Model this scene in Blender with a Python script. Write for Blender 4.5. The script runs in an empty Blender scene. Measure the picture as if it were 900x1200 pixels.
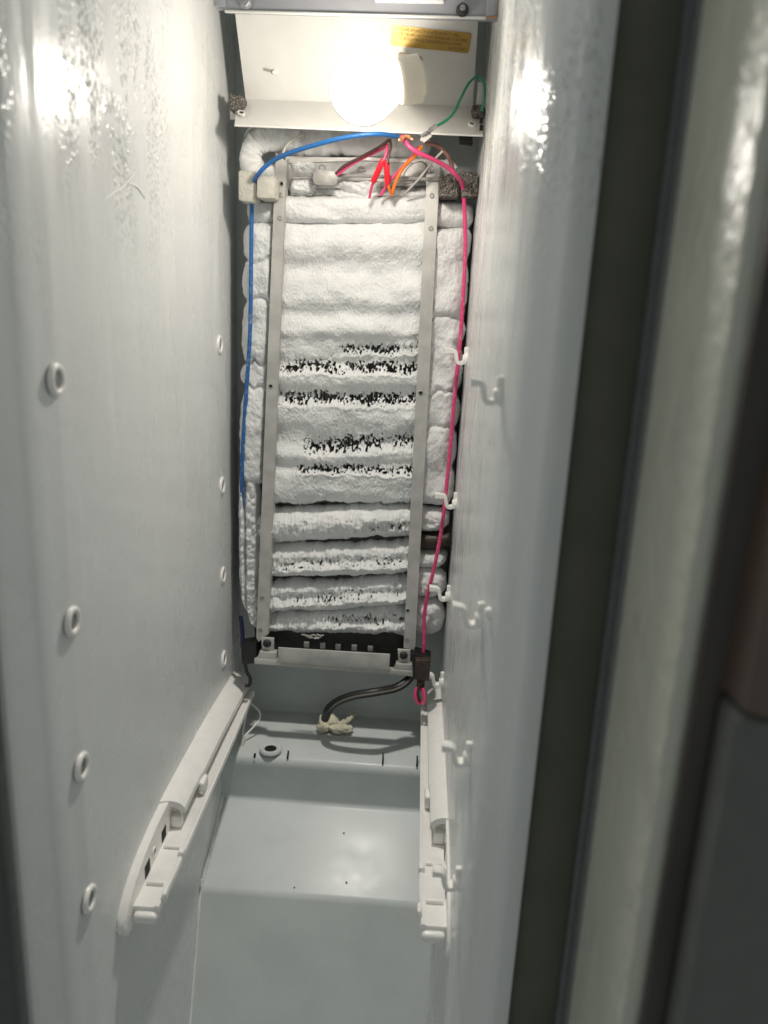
import bpy, bmesh, math, random
import numpy as np
from mathutils import Vector, Matrix

random.seed(7)
scene = bpy.context.scene
col = scene.collection
CZ = 1.30                                   # camera height above the kitchen floor

# ------------------------------------------------------------------ camera
F = 957.0
_d = np.array([48., -250., F]); _d /= np.linalg.norm(_d)
_dn = np.array([-141., 3635., F]); _dn -= _d * _dn.dot(_d); _dn /= np.linalg.norm(_dn)
_r = np.cross(_dn, _d)
R = np.array([_r, _d, -_dn])                # camera axes (right, down, forward) -> world

cam_data = bpy.data.cameras.new('camera')
cam = bpy.data.objects.new('camera', cam_data)
col.objects.link(cam)
cam_data.sensor_fit = 'AUTO'
cam_data.sensor_width = 36.0
cam_data.lens = F / 1200.0 * 36.0
cam_data.clip_start = 0.01
cam_data.clip_end = 50.0
M3 = Matrix((R[:, 0], -R[:, 1], -R[:, 2])).transposed()
mw = M3.to_4x4(); mw.translation = Vector((0, 0, CZ))
cam.matrix_world = mw
cam_data.dof.use_dof = True
cam_data.dof.focus_distance = 1.08
cam_data.dof.aperture_fstop = 4.4
scene.camera = cam

# ------------------------------------------------------------------ world + exposure
world = bpy.data.worlds.new('World'); scene.world = world
world.use_nodes = True
bg = world.node_tree.nodes['Background']
bg.inputs['Color'].default_value = (0.94, 0.98, 0.955, 1)
bg.inputs['Strength'].default_value = 0.135
scene.view_settings.view_transform = 'Standard'
scene.view_settings.look = 'None'
scene.view_settings.exposure = 1.04
scene.view_settings.gamma = 1.0
scene.cycles.use_denoising = True
scene.cycles.max_bounces = 10
scene.cycles.diffuse_bounces = 6
scene.cycles.sample_clamp_indirect = 6.0
scene.cycles.caustics_reflective = False
scene.cycles.caustics_refractive = False
BULB_FAR, BULB_NEAR = 9.0, .20              # mostly constant falloff evens the light down the cavity, plus a small inverse-square part

# ------------------------------------------------------------------ unprojection
def ray(px, py):
    return R @ np.array([(px - 450.) / F, (py - 600.) / F, 1.0])
def aty(px, py, Y):
    v = ray(px, py); v = v * (Y / v[1]); return Vector((v[0], v[1], v[2] + CZ))
def atx(px, py, X):
    v = ray(px, py); v = v * (X / v[0]); return Vector((v[0], v[1], v[2] + CZ))
def atz(px, py, z):
    v = ray(px, py); v = v * (z / v[2]); return Vector((v[0], v[1], v[2] + CZ))
def P(x, y, z):
    return Vector((x, y, z + CZ))

# the plane of the evaporator's face
E0 = np.array([0., 1.128, 0.12]); E1 = np.array([0., 1.116, -0.45])
_up = (E0 - E1) / np.linalg.norm(E0 - E1)
EN = np.cross(np.array([1., 0., 0.]), _up)
if EN[1] > 0: EN = -EN                       # towards the camera
def ev_np(px, py, h):
    px = np.asarray(px, float); py = np.asarray(py, float)
    c = np.stack([(px - 450.) / F, (py - 600.) / F, np.ones_like(px)], -1)
    v = c @ R.T
    t = (E0 @ EN) / (v @ EN)
    p = v * t[..., None] + np.asarray(h)[..., None] * EN
    p[..., 2] += CZ
    return p
def ev(px, py, h=0.0):
    return Vector(ev_np(px, py, np.array(h)))

# ------------------------------------------------------------------ noise
def _hash(ix, iy, seed):
    n = (ix.astype(np.int64) * 374761393 + iy.astype(np.int64) * 668265263 + seed * 974711) & 0xffffffff
    n = ((n ^ (n >> 13)) * 1274126177) & 0xffffffff
    n = n ^ (n >> 16)
    return (n & 0xffff) / 65535.0
def vnoise(x, y, seed=0):
    ix = np.floor(x); iy = np.floor(y); fx = x - ix; fy = y - iy
    ix = ix.astype(np.int64); iy = iy.astype(np.int64)
    u = fx * fx * (3 - 2 * fx); v = fy * fy * (3 - 2 * fy)
    a = _hash(ix, iy, seed); b = _hash(ix + 1, iy, seed); c = _hash(ix, iy + 1, seed); d = _hash(ix + 1, iy + 1, seed)
    return (a * (1 - u) + b * u) * (1 - v) + (c * (1 - u) + d * u) * v
def fbm(x, y, seed=0, o=3):
    s = 0; a = .5; t = 0
    for k in range(o):
        s = s + a * vnoise(x * 2 ** k, y * 2 ** k, seed + k * 17); t += a; a *= .5
    return s / t

# ------------------------------------------------------------------ materials
def new_mat(name):
    m = bpy.data.materials.new(name); m.use_nodes = True
    nt = m.node_tree
    return m, nt, nt.nodes['Principled BSDF']
def texco(nt, scale=(1, 1, 1)):
    tc = nt.nodes.new('ShaderNodeTexCoord'); mp = nt.nodes.new('ShaderNodeMapping')
    mp.inputs['Scale'].default_value = scale
    nt.links.new(tc.outputs['Object'], mp.inputs['Vector'])
    return mp.outputs['Vector']
def noise(nt, vec, scale, detail=3, rough=.5):
    n = nt.nodes.new('ShaderNodeTexNoise')
    n.inputs['Scale'].default_value = scale; n.inputs['Detail'].default_value = detail; n.inputs['Roughness'].default_value = rough
    nt.links.new(vec, n.inputs['Vector']); return n.outputs['Fac']
def ramp(nt, fac, a, b, ca, cb):
    r = nt.nodes.new('ShaderNodeValToRGB')
    r.color_ramp.elements[0].position = a; r.color_ramp.elements[1].position = b
    ca = ca if len(ca) == 4 else (*ca, 1); cb = cb if len(cb) == 4 else (*cb, 1)
    r.color_ramp.elements[0].color = ca; r.color_ramp.elements[1].color = cb
    nt.links.new(fac, r.inputs['Fac']); return r.outputs['Color']
def mapr(nt, fac, a, b, c, d):
    r = nt.nodes.new('ShaderNodeMapRange')
    for i, v in enumerate((a, b, c, d)): r.inputs[1 + i].default_value = v
    nt.links.new(fac, r.inputs[0]); return r.outputs[0]
def math_(nt, op, a, b):
    n = nt.nodes.new('ShaderNodeMath'); n.operation = op
    for i, v in enumerate((a, b)):
        if isinstance(v, (int, float)): n.inputs[i].default_value = v
        else: nt.links.new(v, n.inputs[i])
    return n.outputs[0]
def mixc(nt, fac, a, b):
    n = nt.nodes.new('ShaderNodeMix'); n.data_type = 'RGBA'
    if isinstance(fac, (int, float)): n.inputs[0].default_value = fac
    else: nt.links.new(fac, n.inputs[0])
    for i, v in ((6, a), (7, b)):
        if isinstance(v, tuple): n.inputs[i].default_value = (*v, 1) if len(v) == 3 else v
        else: nt.links.new(v, n.inputs[i])
    return n.outputs[2]
def bump(nt, bs, height, strength, dist, prev=None):
    b = nt.nodes.new('ShaderNodeBump'); b.inputs['Strength'].default_value = strength; b.inputs['Distance'].default_value = dist
    nt.links.new(height, b.inputs['Height'])
    if prev: nt.links.new(prev, b.inputs['Normal'])
    if bs: nt.links.new(b.outputs['Normal'], bs.inputs['Normal'])
    return b.outputs['Normal']

def simple(name, c, rough=.4, metal=0.0, var=.12, nscale=60, bumpd=0.0, bscale=300, spec=.5):
    m, nt, bs = new_mat(name)
    v = texco(nt)
    f = noise(nt, v, nscale, 4)
    c2 = tuple(x * (1 - var) for x in c)
    nt.links.new(ramp(nt, f, .35, .65, c, c2), bs.inputs['Base Color'])
    bs.inputs['Metallic'].default_value = metal
    bs.inputs['Specular IOR Level'].default_value = spec
    nt.links.new(mapr(nt, noise(nt, v, nscale * 1.7, 3), .3, .7, rough * .85, min(1, rough * 1.15)), bs.inputs['Roughness'])
    if bumpd: bump(nt, bs, noise(nt, v, bscale, 2), .6, bumpd)
    return m

def wall_material(name, side):
    """glossy pale liner plastic with a film of frost: vertical smears, melt drops high up, scratches"""
    m, nt, bs = new_mat(name)
    v = texco(nt)
    vs = texco(nt, (1, 1, .12))
    sep = nt.nodes.new('ShaderNodeSeparateXYZ'); nt.links.new(v, sep.inputs[0])
    z = sep.outputs['Z']; y = sep.outputs['Y']
    big = noise(nt, v, 5, 4)
    streak = noise(nt, vs, 30 if side < 0 else 120, 4, .6)
    base = ramp(nt, big, .3, .7, (.70, .722, .72), (.665, .688, .686))
    hi = mapr(nt, z, CZ - .45, CZ + .05, 0, 1)             # frost film thickest high up
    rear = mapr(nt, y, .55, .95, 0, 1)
    film = math_(nt, 'MULTIPLY', mapr(nt, streak, .50, .72, 0, .45), hi if side < 0 else math_(nt, 'ADD', .35, math_(nt, 'MULTIPLY', hi, .5)))
    c = mixc(nt, film, base, (.82, .82, .81))
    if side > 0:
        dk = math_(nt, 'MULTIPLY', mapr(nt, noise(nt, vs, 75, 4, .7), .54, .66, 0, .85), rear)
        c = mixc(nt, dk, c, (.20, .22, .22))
    else:
        rub = math_(nt, 'MULTIPLY', mapr(nt, noise(nt, v, 38, 5, .75), .56, .66, 0, .28), mapr(nt, noise(nt, v, 4, 2), .48, .62, 0, 1))
        c = mixc(nt, rub, c, (.80, .81, .80))
    pk = mapr(nt, noise(nt, vs, 9, 3), .55, .75, 0, .35)
    c = mixc(nt, pk, c, (.73, .68, .66))
    nt.links.new(c, bs.inputs['Base Color'])
    rgh = mapr(nt, noise(nt, v, 14, 4), .35, .65, .20, .34)
    rgh = math_(nt, 'ADD', rgh, math_(nt, 'MULTIPLY', film, .35))
    RG = rgh
    bs.inputs['Specular IOR Level'].default_value = .27 if side < 0 else .20
    # melt water: drops and runs near the lamp
    vor = nt.nodes.new('ShaderNodeTexVoronoi'); vor.inputs['Scale'].default_value = 260
    vd = texco(nt, (1, 1, .6)); nt.links.new(vd, vor.inputs['Vector'])
    drop = mapr(nt, vor.outputs['Distance'], .1, .5, 1, 0)
    wetz = math_(nt, 'MULTIPLY', mapr(nt, z, CZ + .0, CZ + .15, 0, 1), mapr(nt, y, .78, .98, 1, .0) if side < 0 else 1.0)
    wet = math_(nt, 'MULTIPLY', wetz, mapr(nt, noise(nt, texco(nt, (1, 1, .35)), 16, 3), .42, .56, 0, 1))
    dropm = math_(nt, 'MULTIPLY', drop, wet)
    nt.links.new(math_(nt, 'MAXIMUM', .08, math_(nt, 'SUBTRACT', RG, math_(nt, 'MULTIPLY', dropm, .28))), bs.inputs['Roughness'])
    runs = math_(nt, 'MULTIPLY', mapr(nt, noise(nt, texco(nt, (1, 1, .10)), 70, 3), .5, .7, 0, 1), wetz)
    n1 = bump(nt, None, dropm, 1, .0019)
    n2 = bump(nt, None, runs, .5, .0007 if side < 0 else .0015, n1)
    n3 = bump(nt, None, streak, .25, .0003 if side < 0 else .0012, n2)
    bump(nt, bs, noise(nt, v, 26, 3), .3, .0022, n3)
    return m

WHITE = simple('white_plastic', (.88, .87, .84), .32, var=.05, bumpd=.0003, bscale=120)
LINER = simple('liner_plastic', (.565, .605, .597), .28, var=.08, nscale=13, bumpd=.0002, bscale=22, spec=.16)
HOOKM = simple('hook_plastic', (.92, .91, .87), .4, var=.05)
PANEL = simple('painted_panel', (.70, .695, .675), .5, var=.06, nscale=25, bumpd=.0003)
BOXM = simple('grey_housing', (.27, .28, .31), .45, var=.08, nscale=30)
BOXW = simple('housing_window_plastic', (.78, .78, .80), .5)
RUST = simple('rusty_metal', (.45, .22, .12), .8, var=.5, nscale=120)
ALU = simple('aluminium', (.56, .55, .525), .52, .35, var=.2, nscale=45, bumpd=.0004, bscale=200)
ALUD = simple('dull_aluminium', (.42, .41, .39), .55, .4, var=.3, nscale=60, bumpd=.0005)
STEEL = simple('steel', (.45, .45, .45), .3, .9, var=.3, nscale=200)
DARKMET = simple('dark_metal', (.04, .04, .038), .55, .2, var=.4, nscale=80)
BLACK = simple('black_plastic', (.012, .012, .013), .45, var=.3)
BROWN = simple('brown_bakelite', (.05, .03, .02), .5, var=.5, nscale=150)
BLUE = simple('blue_insulation', (.03, .19, .50), .35, var=.2, nscale=120)
PINK = simple('pink_insulation', (.80, .07, .20), .4, var=.15, nscale=120)
REDS = simple('red_sleeve', (.86, .015, .035), .35, var=.1)
ORANGE = simple('orange_insulation', (.90, .22, .02), .4, var=.1)
GREEN = simple('green_insulation', (.0, .20, .10), .35, var=.2)
BRNW = simple('brown_insulation', (.12, .055, .045), .4, var=.3)
GREYW = simple('grey_insulation', (.45, .42, .40), .5, var=.2)
PUTTY = simple('putty', (.66, .62, .48), .85, var=.25, nscale=90, bumpd=.002, bscale=140)
GOLD = simple('gold_sticker', (.43, .27, .055), .35, .35, var=.12, nscale=40)
INK = simple('label_ink', (.03, .015, .006), .6, var=.2)
FOAMW = simple('white_foam', (.55, .535, .48), .9, var=.12, nscale=150, bumpd=.002, bscale=350)
MULL = simple('mullion_metal', (.105, .110, .078), .45, .1, var=.15, nscale=20)
DOORM = simple('door_shell_plastic', (.46, .475, .405), .42, var=.06, nscale=12, bumpd=.0035, bscale=85)
DOORF = simple('door_front_plastic', (.045, .038, .03), .35, var=.3, nscale=10)
GASK = simple('gasket_rubber', (.13, .145, .145), .6, var=.1)
HANDM = simple('handle_plastic', (.095, .10, .095), .4, var=.1)
HANDB = simple('grip_wood_reflection', (.11, .078, .058), .35, var=.35, nscale=6)  # brown reflection of wood, put into the upper handle's base colour
FRAMEM = simple('cabinet_paint', (.055, .06, .06), .5, var=.1)
SEAL = simple('sealant', (.74, .76, .73), .5, var=.1)
HOLE = simple('hole_dark', (.006, .006, .006), .8)

def frosted_wire(name, c):
    m, nt, bs = new_mat(name)
    v = texco(nt)
    zz = nt.nodes.new('ShaderNodeSeparateXYZ'); nt.links.new(v, zz.inputs[0])
    film = mapr(nt, noise(nt, v, 190, 4, .7), .55, .75, 0, .5)
    film = math_(nt, 'MULTIPLY', film, mapr(nt, zz.outputs['Z'], CZ + .12, CZ + .02, 0, 1))
    nt.links.new(mixc(nt, film, c, (.80, .78, .79)), bs.inputs['Base Color'])
    bs.inputs['Roughness'].default_value = .42
    bump(nt, bs, noise(nt, v, 260, 3), .5, .0012)
    return m
PINKF = frosted_wire('frosted_pink_insulation', (.70, .055, .19))
BLUEF = frosted_wire('frosted_blue_insulation', (.016, .12, .36))
def frost_material():
    m, nt, bs = new_mat('frost')
    v = texco(nt)
    f = noise(nt, v, 30, 4)
    nt.links.new(ramp(nt, f, .3, .7, (.80, .80, .795), (.68, .695, .695)), bs.inputs['Base Color'])
    bs.inputs['Roughness'].default_value = .7
    bs.inputs['Subsurface Weight'].default_value = .35; bs.inputs['Subsurface Radius'].default_value = (1, 1, 1); bs.inputs['Subsurface Scale'].default_value = .0040
    bs.inputs['Specular IOR Level'].default_value = .35
    n1 = bump(nt, None, noise(nt, v, 700, 3, .6), .6, .0008)
    bump(nt, bs, noise(nt, v, 1300, 2), .6, .0006, n1)
    return m
FROST = frost_material()

def foam_dark():
    m, nt, bs = new_mat('grey_sponge')
    v = texco(nt)
    vor = nt.nodes.new('ShaderNodeTexVoronoi'); vor.inputs['Scale'].default_value = 520; nt.links.new(v, vor.inputs['Vector'])
    nt.links.new(ramp(nt, noise(nt, v, 420, 3, .7), .42, .62, (.045, .04, .036), (.30, .27, .24)), bs.inputs['Base Color'])
    bs.inputs['Roughness'].default_value = .95
    bump(nt, bs, vor.outputs['Distance'], 1, .003)
    return m
SPONGE = foam_dark()

def bulb_glass():
    m = bpy.data.materials.new('bulb_glass'); m.use_nodes = True
    nt = m.node_tree; nt.nodes.clear()
    out = nt.nodes.new('ShaderNodeOutputMaterial')
    tr = nt.nodes.new('ShaderNodeBsdfTransparent'); em = nt.nodes.new('ShaderNodeEmission')
    gl = nt.nodes.new('ShaderNodeBsdfGlossy'); gl.inputs['Roughness'].default_value = .05
    em.inputs['Color'].default_value = (1, .93, .80, 1); em.inputs['Strength'].default_value = 1.1
    fr = nt.nodes.new('ShaderNodeFresnel'); fr.inputs['IOR'].default_value = 1.35
    mx = nt.nodes.new('ShaderNodeMixShader'); ad = nt.nodes.new('ShaderNodeAddShader')
    lw = nt.nodes.new('ShaderNodeLayerWeight'); lw.inputs['Blend'].default_value = .5
    nt.links.new(mapr(nt, lw.outputs['Facing'], .30, .80, 2.9, .04), em.inputs['Strength'])
    nt.links.new(fr.outputs[0], mx.inputs[0]); nt.links.new(tr.outputs[0], mx.inputs[1]); nt.links.new(gl.outputs[0], mx.inputs[2])
    nt.links.new(mx.outputs[0], ad.inputs[0]); nt.links.new(em.outputs[0], ad.inputs[1])
    nt.links.new(ad.outputs[0], out.inputs[0])
    return m
def emit_mat(name, c, s):
    m = bpy.data.materials.new(name); m.use_nodes = True
    nt = m.node_tree; bs = nt.nodes['Principled BSDF']
    bs.inputs['Emission Color'].default_value = (*c, 1); bs.inputs['Emission Strength'].default_value = s
    return m

# ------------------------------------------------------------------ mesh helpers
def link(name, me, mat, parent=None):
    o = bpy.data.objects.new(name, me); col.objects.link(o)
    if mat: me.materials.append(mat)
    if parent: o.parent = parent; o.matrix_parent_inverse = parent.matrix_world.inverted() if False else Matrix.Translation(-parent.location)
    return o
def finish(name, bm, mat, parent=None, smooth=True):
    bmesh.ops.recalc_face_normals(bm, faces=bm.faces)
    me = bpy.data.meshes.new(name); bm.to_mesh(me); bm.free()
    if smooth:
        me.polygons.foreach_set('use_smooth', [True] * len(me.polygons))
        try: me.set_sharp_from_angle(angle=math.radians(38))
        except Exception: pass
    return link(name, me, mat, parent)
def tag(o, label=None, cat=None, group=None, kind=None):
    for k, v in (('label', label), ('category', cat), ('group', group), ('kind', kind)):
        if v: o[k] = v
    return o
def empty(name, loc, label, cat, group=None):
    o = bpy.data.objects.new(name, None); col.objects.link(o); o.location = loc
    o.empty_display_size = .02
    return tag(o, label, cat, group)

def add_hexa(bm, pts, bev=0, seg=2):
    """8 points: 4 of one face in order, then the matching 4 of the opposite face"""
    vs = [bm.verts.new(p) for p in pts]
    fs = [bm.faces.new([vs[i] for i in q]) for q in ((3, 2, 1, 0), (4, 5, 6, 7), (0, 1, 5, 4), (1, 2, 6, 5), (2, 3, 7, 6), (3, 0, 4, 7))]
    if bev:
        es = set(e for f in fs for e in f.edges)
        bmesh.ops.bevel(bm, geom=list(es), offset=bev, segments=seg, profile=.5, affect='EDGES')
def add_box(bm, lo, hi, bev=0, seg=2):
    (x0, y0, z0), (x1, y1, z1) = lo, hi
    add_hexa(bm, [(x0, y0, z0), (x1, y0, z0), (x1, y1, z0), (x0, y1, z0), (x0, y0, z1), (x1, y0, z1), (x1, y1, z1), (x0, y1, z1)], bev, seg)
def spline(pts, n=8):
    pts = [Vector(p) for p in pts]
    if len(pts) < 3:
        return pts
    q = [pts[0] * 2 - pts[1]] + pts + [pts[-1] * 2 - pts[-2]]
    out = []
    for i in range(1, len(q) - 2):
        a, b, c, d = q[i - 1:i + 3]
        for k in range(n):
            t = k / n
            out.append(.5 * ((2 * b) + (c - a) * t + (2 * a - 5 * b + 4 * c - d) * t * t + (3 * b - a - 3 * c + d) * t ** 3))
    out.append(pts[-1]); return out
def add_tube(bm, path, r, seg=10, rf=None, closed=False):
    path = [Vector(p) for p in path]; n = len(path); rings = []
    ref = None
    for i, p in enumerate(path):
        if closed: t = path[(i + 1) % n] - path[i - 1]
        else: t = path[min(i + 1, n - 1)] - path[max(i - 1, 0)]
        t.normalize()
        if ref is None:
            ref = t.orthogonal().normalized()
        ref = (ref - t * ref.dot(t)).normalized(); bi = t.cross(ref)
        rr = rf(i / (n - 1)) if rf else r
        rings.append([bm.verts.new(p + (ref * math.cos(a) + bi * math.sin(a)) * rr) for a in (2 * math.pi * k / seg for k in range(seg))])
    m = n if closed else n - 1
    for i in range(m):
        a, b = rings[i], rings[(i + 1) % n]
        for k in range(seg):
            bm.faces.new((a[k], a[(k + 1) % seg], b[(k + 1) % seg], b[k]))
    if not closed:
        bm.faces.new(rings[0][::-1]); bm.faces.new(rings[-1])
def add_lathe(bm, prof, origin, axis, seg=24, ex=(1, 1)):
    """prof: list of (radius, distance along axis)"""
    axis = Vector(axis).normalized(); u = axis.orthogonal().normalized(); w = axis.cross(u); origin = Vector(origin)
    rings = []
    for r, t in prof:
        if r < 1e-6:
            rings.append([bm.verts.new(origin + axis * t)])
        else:
            rings.append([bm.verts.new(origin + axis * t + (u * math.cos(a) * ex[0] + w * math.sin(a) * ex[1]) * r) for a in (2 * math.pi * k / seg for k in range(seg))])
    for a, b in zip(rings, rings[1:]):
        for k in range(seg):
            k2 = (k + 1) % seg
            if len(a) == 1 and len(b) == 1: continue
            if len(a) == 1: bm.faces.new((a[0], b[k2], b[k]))
            elif len(b) == 1: bm.faces.new((a[k], a[k2], b[0]))
            else: bm.faces.new((a[k], a[k2], b[k2], b[k]))
def add_prism(bm, poly, off, bev=0):
    """polygon points extruded by a vector"""
    off = Vector(off)
    a = [bm.verts.new(p) for p in poly]; b = [bm.verts.new(Vector(p) + off) for p in poly]
    n = len(a); fs = [bm.faces.new(a[::-1]), bm.faces.new(b)]
    for i in range(n): fs.append(bm.faces.new((a[i], a[(i + 1) % n], b[(i + 1) % n], b[i])))
    if bev:
        es = list(set(fs[0].edges) | set(fs[1].edges))
        bmesh.ops.bevel(bm, geom=es, offset=bev, segments=2, profile=.5, affect='EDGES')
def BM(): return bmesh.new()
def grid_mesh(name, pts, mat, parent=None, keep=None, smooth=True):
    """pts: (nv, nu, 3) array -> one mesh; keep: (nv-1, nu-1) mask of cells"""
    nv, nu = pts.shape[:2]
    idx = np.arange(nv * nu).reshape(nv, nu)
    q = np.stack([idx[:-1, :-1], idx[1:, :-1], idx[1:, 1:], idx[:-1, 1:]], -1).reshape(-1, 4)
    if keep is not None: q = q[keep.reshape(-1)]
    me = bpy.data.meshes.new(name)
    nf = len(q)
    me.vertices.add(nv * nu); me.vertices.foreach_set('co', np.ascontiguousarray(pts, dtype=np.float32).reshape(-1))
    me.loops.add(nf * 4); me.loops.foreach_set('vertex_index', q.astype(np.int32).reshape(-1))
    me.polygons.add(nf); me.polygons.foreach_set('loop_start', np.arange(0, nf * 4, 4, dtype=np.int32))
    me.update(calc_edges=True); me.validate()
    me.polygons.foreach_set('use_smooth', [smooth] * len(me.polygons))
    return link(name, me, mat, parent)

# ================================================================== SETTING
XL, XR, D = -.270, .0609, 1.200
YF = .535                                    # front rim of the compartment
ZT, ZB = .46, -1.12
def strip_wall(name, prof, mat, thick):
    """vertical wall from a plan profile [(x,y)...], thickened along +x or -x"""
    bm = BM()
    prof = [Vector((x, y, 0)) for x, y in prof]
    def rail(z, dx): return [bm.verts.new((p.x + dx, p.y, z)) for p in prof]
    a, b = rail(ZB + CZ, 0), rail(ZT + CZ, 0)
    c, d = rail(ZB + CZ, thick), rail(ZT + CZ, thick)
    n = len(prof)
    for i in range(n - 1):
        bm.faces.new((a[i], a[i + 1], b[i + 1], b[i])); bm.faces.new((c[i + 1], c[i], d[i], d[i + 1]))
        bm.faces.new((b[i], b[i + 1], d[i + 1], d[i])); bm.faces.new((a[i + 1], a[i], c[i], c[i + 1]))
    bm.faces.new((a[0], b[0], d[0], c[0])); bm.faces.new((a[-1], c[-1], d[-1], b[-1]))
    return finish(name, bm, mat)
def lean(o):
    for v in o.data.vertices: v.co.x += .012 * (v.co.z - CZ)
    return o
WALL_L = wall_material('left_liner', -1)
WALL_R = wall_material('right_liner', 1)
pl = [(XL, D + .01), (XL, .603), (XL - .0005, .598), (XL - .0025, .588), (XL - .0035, .580), (XL - .005, .566), (XL - .008, .558), (XL - .011, .552), (XL - .016, .530), (XL - .019, .524), (XL - .025, .5215)]
left_wall = tag(strip_wall('left_wall', pl, WALL_L, -.06), kind='structure')
pr = [(XR - .0015, D + .01), (XR, .72), (XR + .0005, .600), (XR + .0022, .591), (XR + .004, .583), (XR + .0065, .570), (XR + .0125, .556), (XR + .0195, .546), (XR + .023, .538), (XR + .0255, .5345), (XR + .030, .533)]
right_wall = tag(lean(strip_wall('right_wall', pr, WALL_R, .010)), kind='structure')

bm = BM(); add_box(bm, P(XL - .08, D, ZB), P(XR + .08, D + .03, ZT))
tag(finish('back_wall', bm, LINER), kind='structure')
bm = BM(); add_box(bm, P(XL - .08, YF - .01, ZT), P(XR + .08, D + .03, ZT + .03))
tag(finish('ceiling', bm, LINER), kind='structure')

# floor of the compartment: drain ledge, riser, sloped shelf and the face of the hump
def smooth_profile(pts, rad, seg=5):
    out = [Vector(pts[0])]
    for a, b, c, r in zip(pts, pts[1:], pts[2:], rad):
        a, b, c = Vector(a), Vector(b), Vector(c)
        p0 = b + (a - b).normalized() * r; p1 = b + (c - b).normalized() * r
        for k in range(seg + 1):
            t = k / seg; out.append((1 - t) ** 2 * p0 + 2 * t * (1 - t) * b + t * t * p1)
    out.append(Vector(pts[-1])); return out
fp = smooth_profile([(D + .004, -.640), (D - .002, -.658), (1.062, -.662), (1.072, -.738), (.944, -.797), (.872, -.965), (.80, -1.115)], [.004, .016, .006, .006, .002])
bm = BM(); rows = []
xs = np.linspace(XL - .005, XR + .012, 12)
for p in fp: rows.append([bm.verts.new((x, p.x, p.y + CZ - .012 * (x - XL))) for x in xs])
for a, b in zip(rows, rows[1:]):
    for i in range(len(xs) - 1): bm.faces.new((a[i], a[i + 1], b[i + 1], b[i]))
floor = tag(finish('compartment_floor', bm, LINER), kind='structure')
# bead of sealant where the hump meets the left wall
bm = BM()
pts = [P(XL + .0015, 1.072, -.735), P(XL + .0015, 1.01, -.766), P(XL + .0015, .946, -.796), P(XL + .0015, .91, -.877), P(XL + .0015, .872, -.965), P(XL + .0015, .81, -1.09)]
sp = spline(pts, 8)
add_tube(bm, sp, .0016, 6, rf=lambda t: .0022 + .0016 * abs(math.sin(t * 37) * math.sin(t * 91)))
finish('sealant_bead', bm, SEAL, floor)
bm = BM()
for k, q in enumerate([(258, 985), (236, 1032), (249, 1000)]):
    c = atx(*q, XL + .003); add_lathe(bm, [(0, -.002), (.0028, 0), (.002, .002), (0, .003)], c, (1, .2, .6), 8)
o = finish('sealant_crumbs', bm, SEAL, floor); o['kind'] = 'stuff'
# slits moulded in the ledge
for q0, q1 in [((338, 881), (337, 888)), ((449, 884), (448.5, 894)), ((489, 887), (488.5, 897)), ((299, 884), (298, 887))]:
    a = atz(*q0, -.658); b = atz(*q1, -.662)
    bm = BM(); d = Vector((.0012, 0, 0)); u = Vector((0, 0, .0022))
    add_hexa(bm, [a - d - u, a + d - u, b + d - u, b - d - u, a - d + u, a + d + u, b + d + u, b - d + u])
    finish('slot', bm, HOLE, floor)
# specks on the sloped shelf
for q in [(403, 975), (345, 1039), (406, 1033)]:
    v = ray(*q); t = 1.0
    k = (-.797 + .944 * ((-.738 + .797) / (1.072 - .944)) * -1)
    s = (-.738 + .797) / (1.072 - .944); c0 = -.797 - s * .944
    t = c0 / (v[2] - s * v[1]); p = P(*(v * t))
    bm = BM(); add_lathe(bm, [(0, -.001), (.0014, .0), (.001, .0012), (0, .0016)], p + Vector((0, 0, -.002)), (0, 0, 1), 8)
    finish('dirt_speck', bm, DARKMET, floor)
# drain socket in the ledge
c = atz(317, 876, -.655); c.z = CZ - .6575
bm = BM(); add_lathe(bm, [(.0165, -.002), (.0160, .0012), (.0150, .0022), (.0110, .0024), (.0092, .0014), (.0086, -.0)], c, (0, 0, 1), 32)
s_ = finish('drain_socket', bm, LINER, floor)
bm = BM(); add_lathe(bm, [(.0088, .001), (.0084, -.0), (.0, .0006)], c, (0, 0, 1), 24)
finish('socket_hole', bm, HOLE, s_)

# shallow scuffs on the left wall
for pts in ([(118, 237), (132, 226), (146, 216), (164, 193)], [(150, 215), (160, 219), (170, 233)]):
    bm = BM(); add_tube(bm, spline([atx(*q, XL + .0001) for q in pts], 6), .0006, 5, rf=lambda t: .0003 + .0009 * math.sin(math.pi * t)); finish('scuff', bm, simple('scuff_plastic', (.72, .73, .72), .5), left_wall)
# ring sockets in the left wall
def ring(px, py, x, r, name, parent, mat, sgn, hole=HOLE):
    c = atx(px, py, x)
    bm = BM(); add_lathe(bm, [(r * 1.04, -.001), (r, .0012), (r * .92, .0024), (r * .80, .0028), (r * .68, .0024), (r * .60, .0012), (r * .58, .0004)], c, (sgn, 0, 0), 32, )
    o = finish(name, bm, mat, parent)
    bm = BM(); add_lathe(bm, [(r * .60, .0006), (0, .0006)], c, (sgn, 0, 0), 24)
    finish('socket_hole', bm, hole, o)
    return o
SOCK = simple('socket_recess', (.22, .23, .22), .5)
for q in [(66, 445), (85, 728), (96, 898), (105, 1053)]:
    ring(*q, XL, .0122, 'shelf_socket', left_wall, WHITE, 1, SOCK)
for q in [(257, 404), (260, 569), (261, 674), (262, 772)]:
    ring(*q, XL, .0125, 'shelf_socket', left_wall, WHITE, 1, SOCK)

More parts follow.
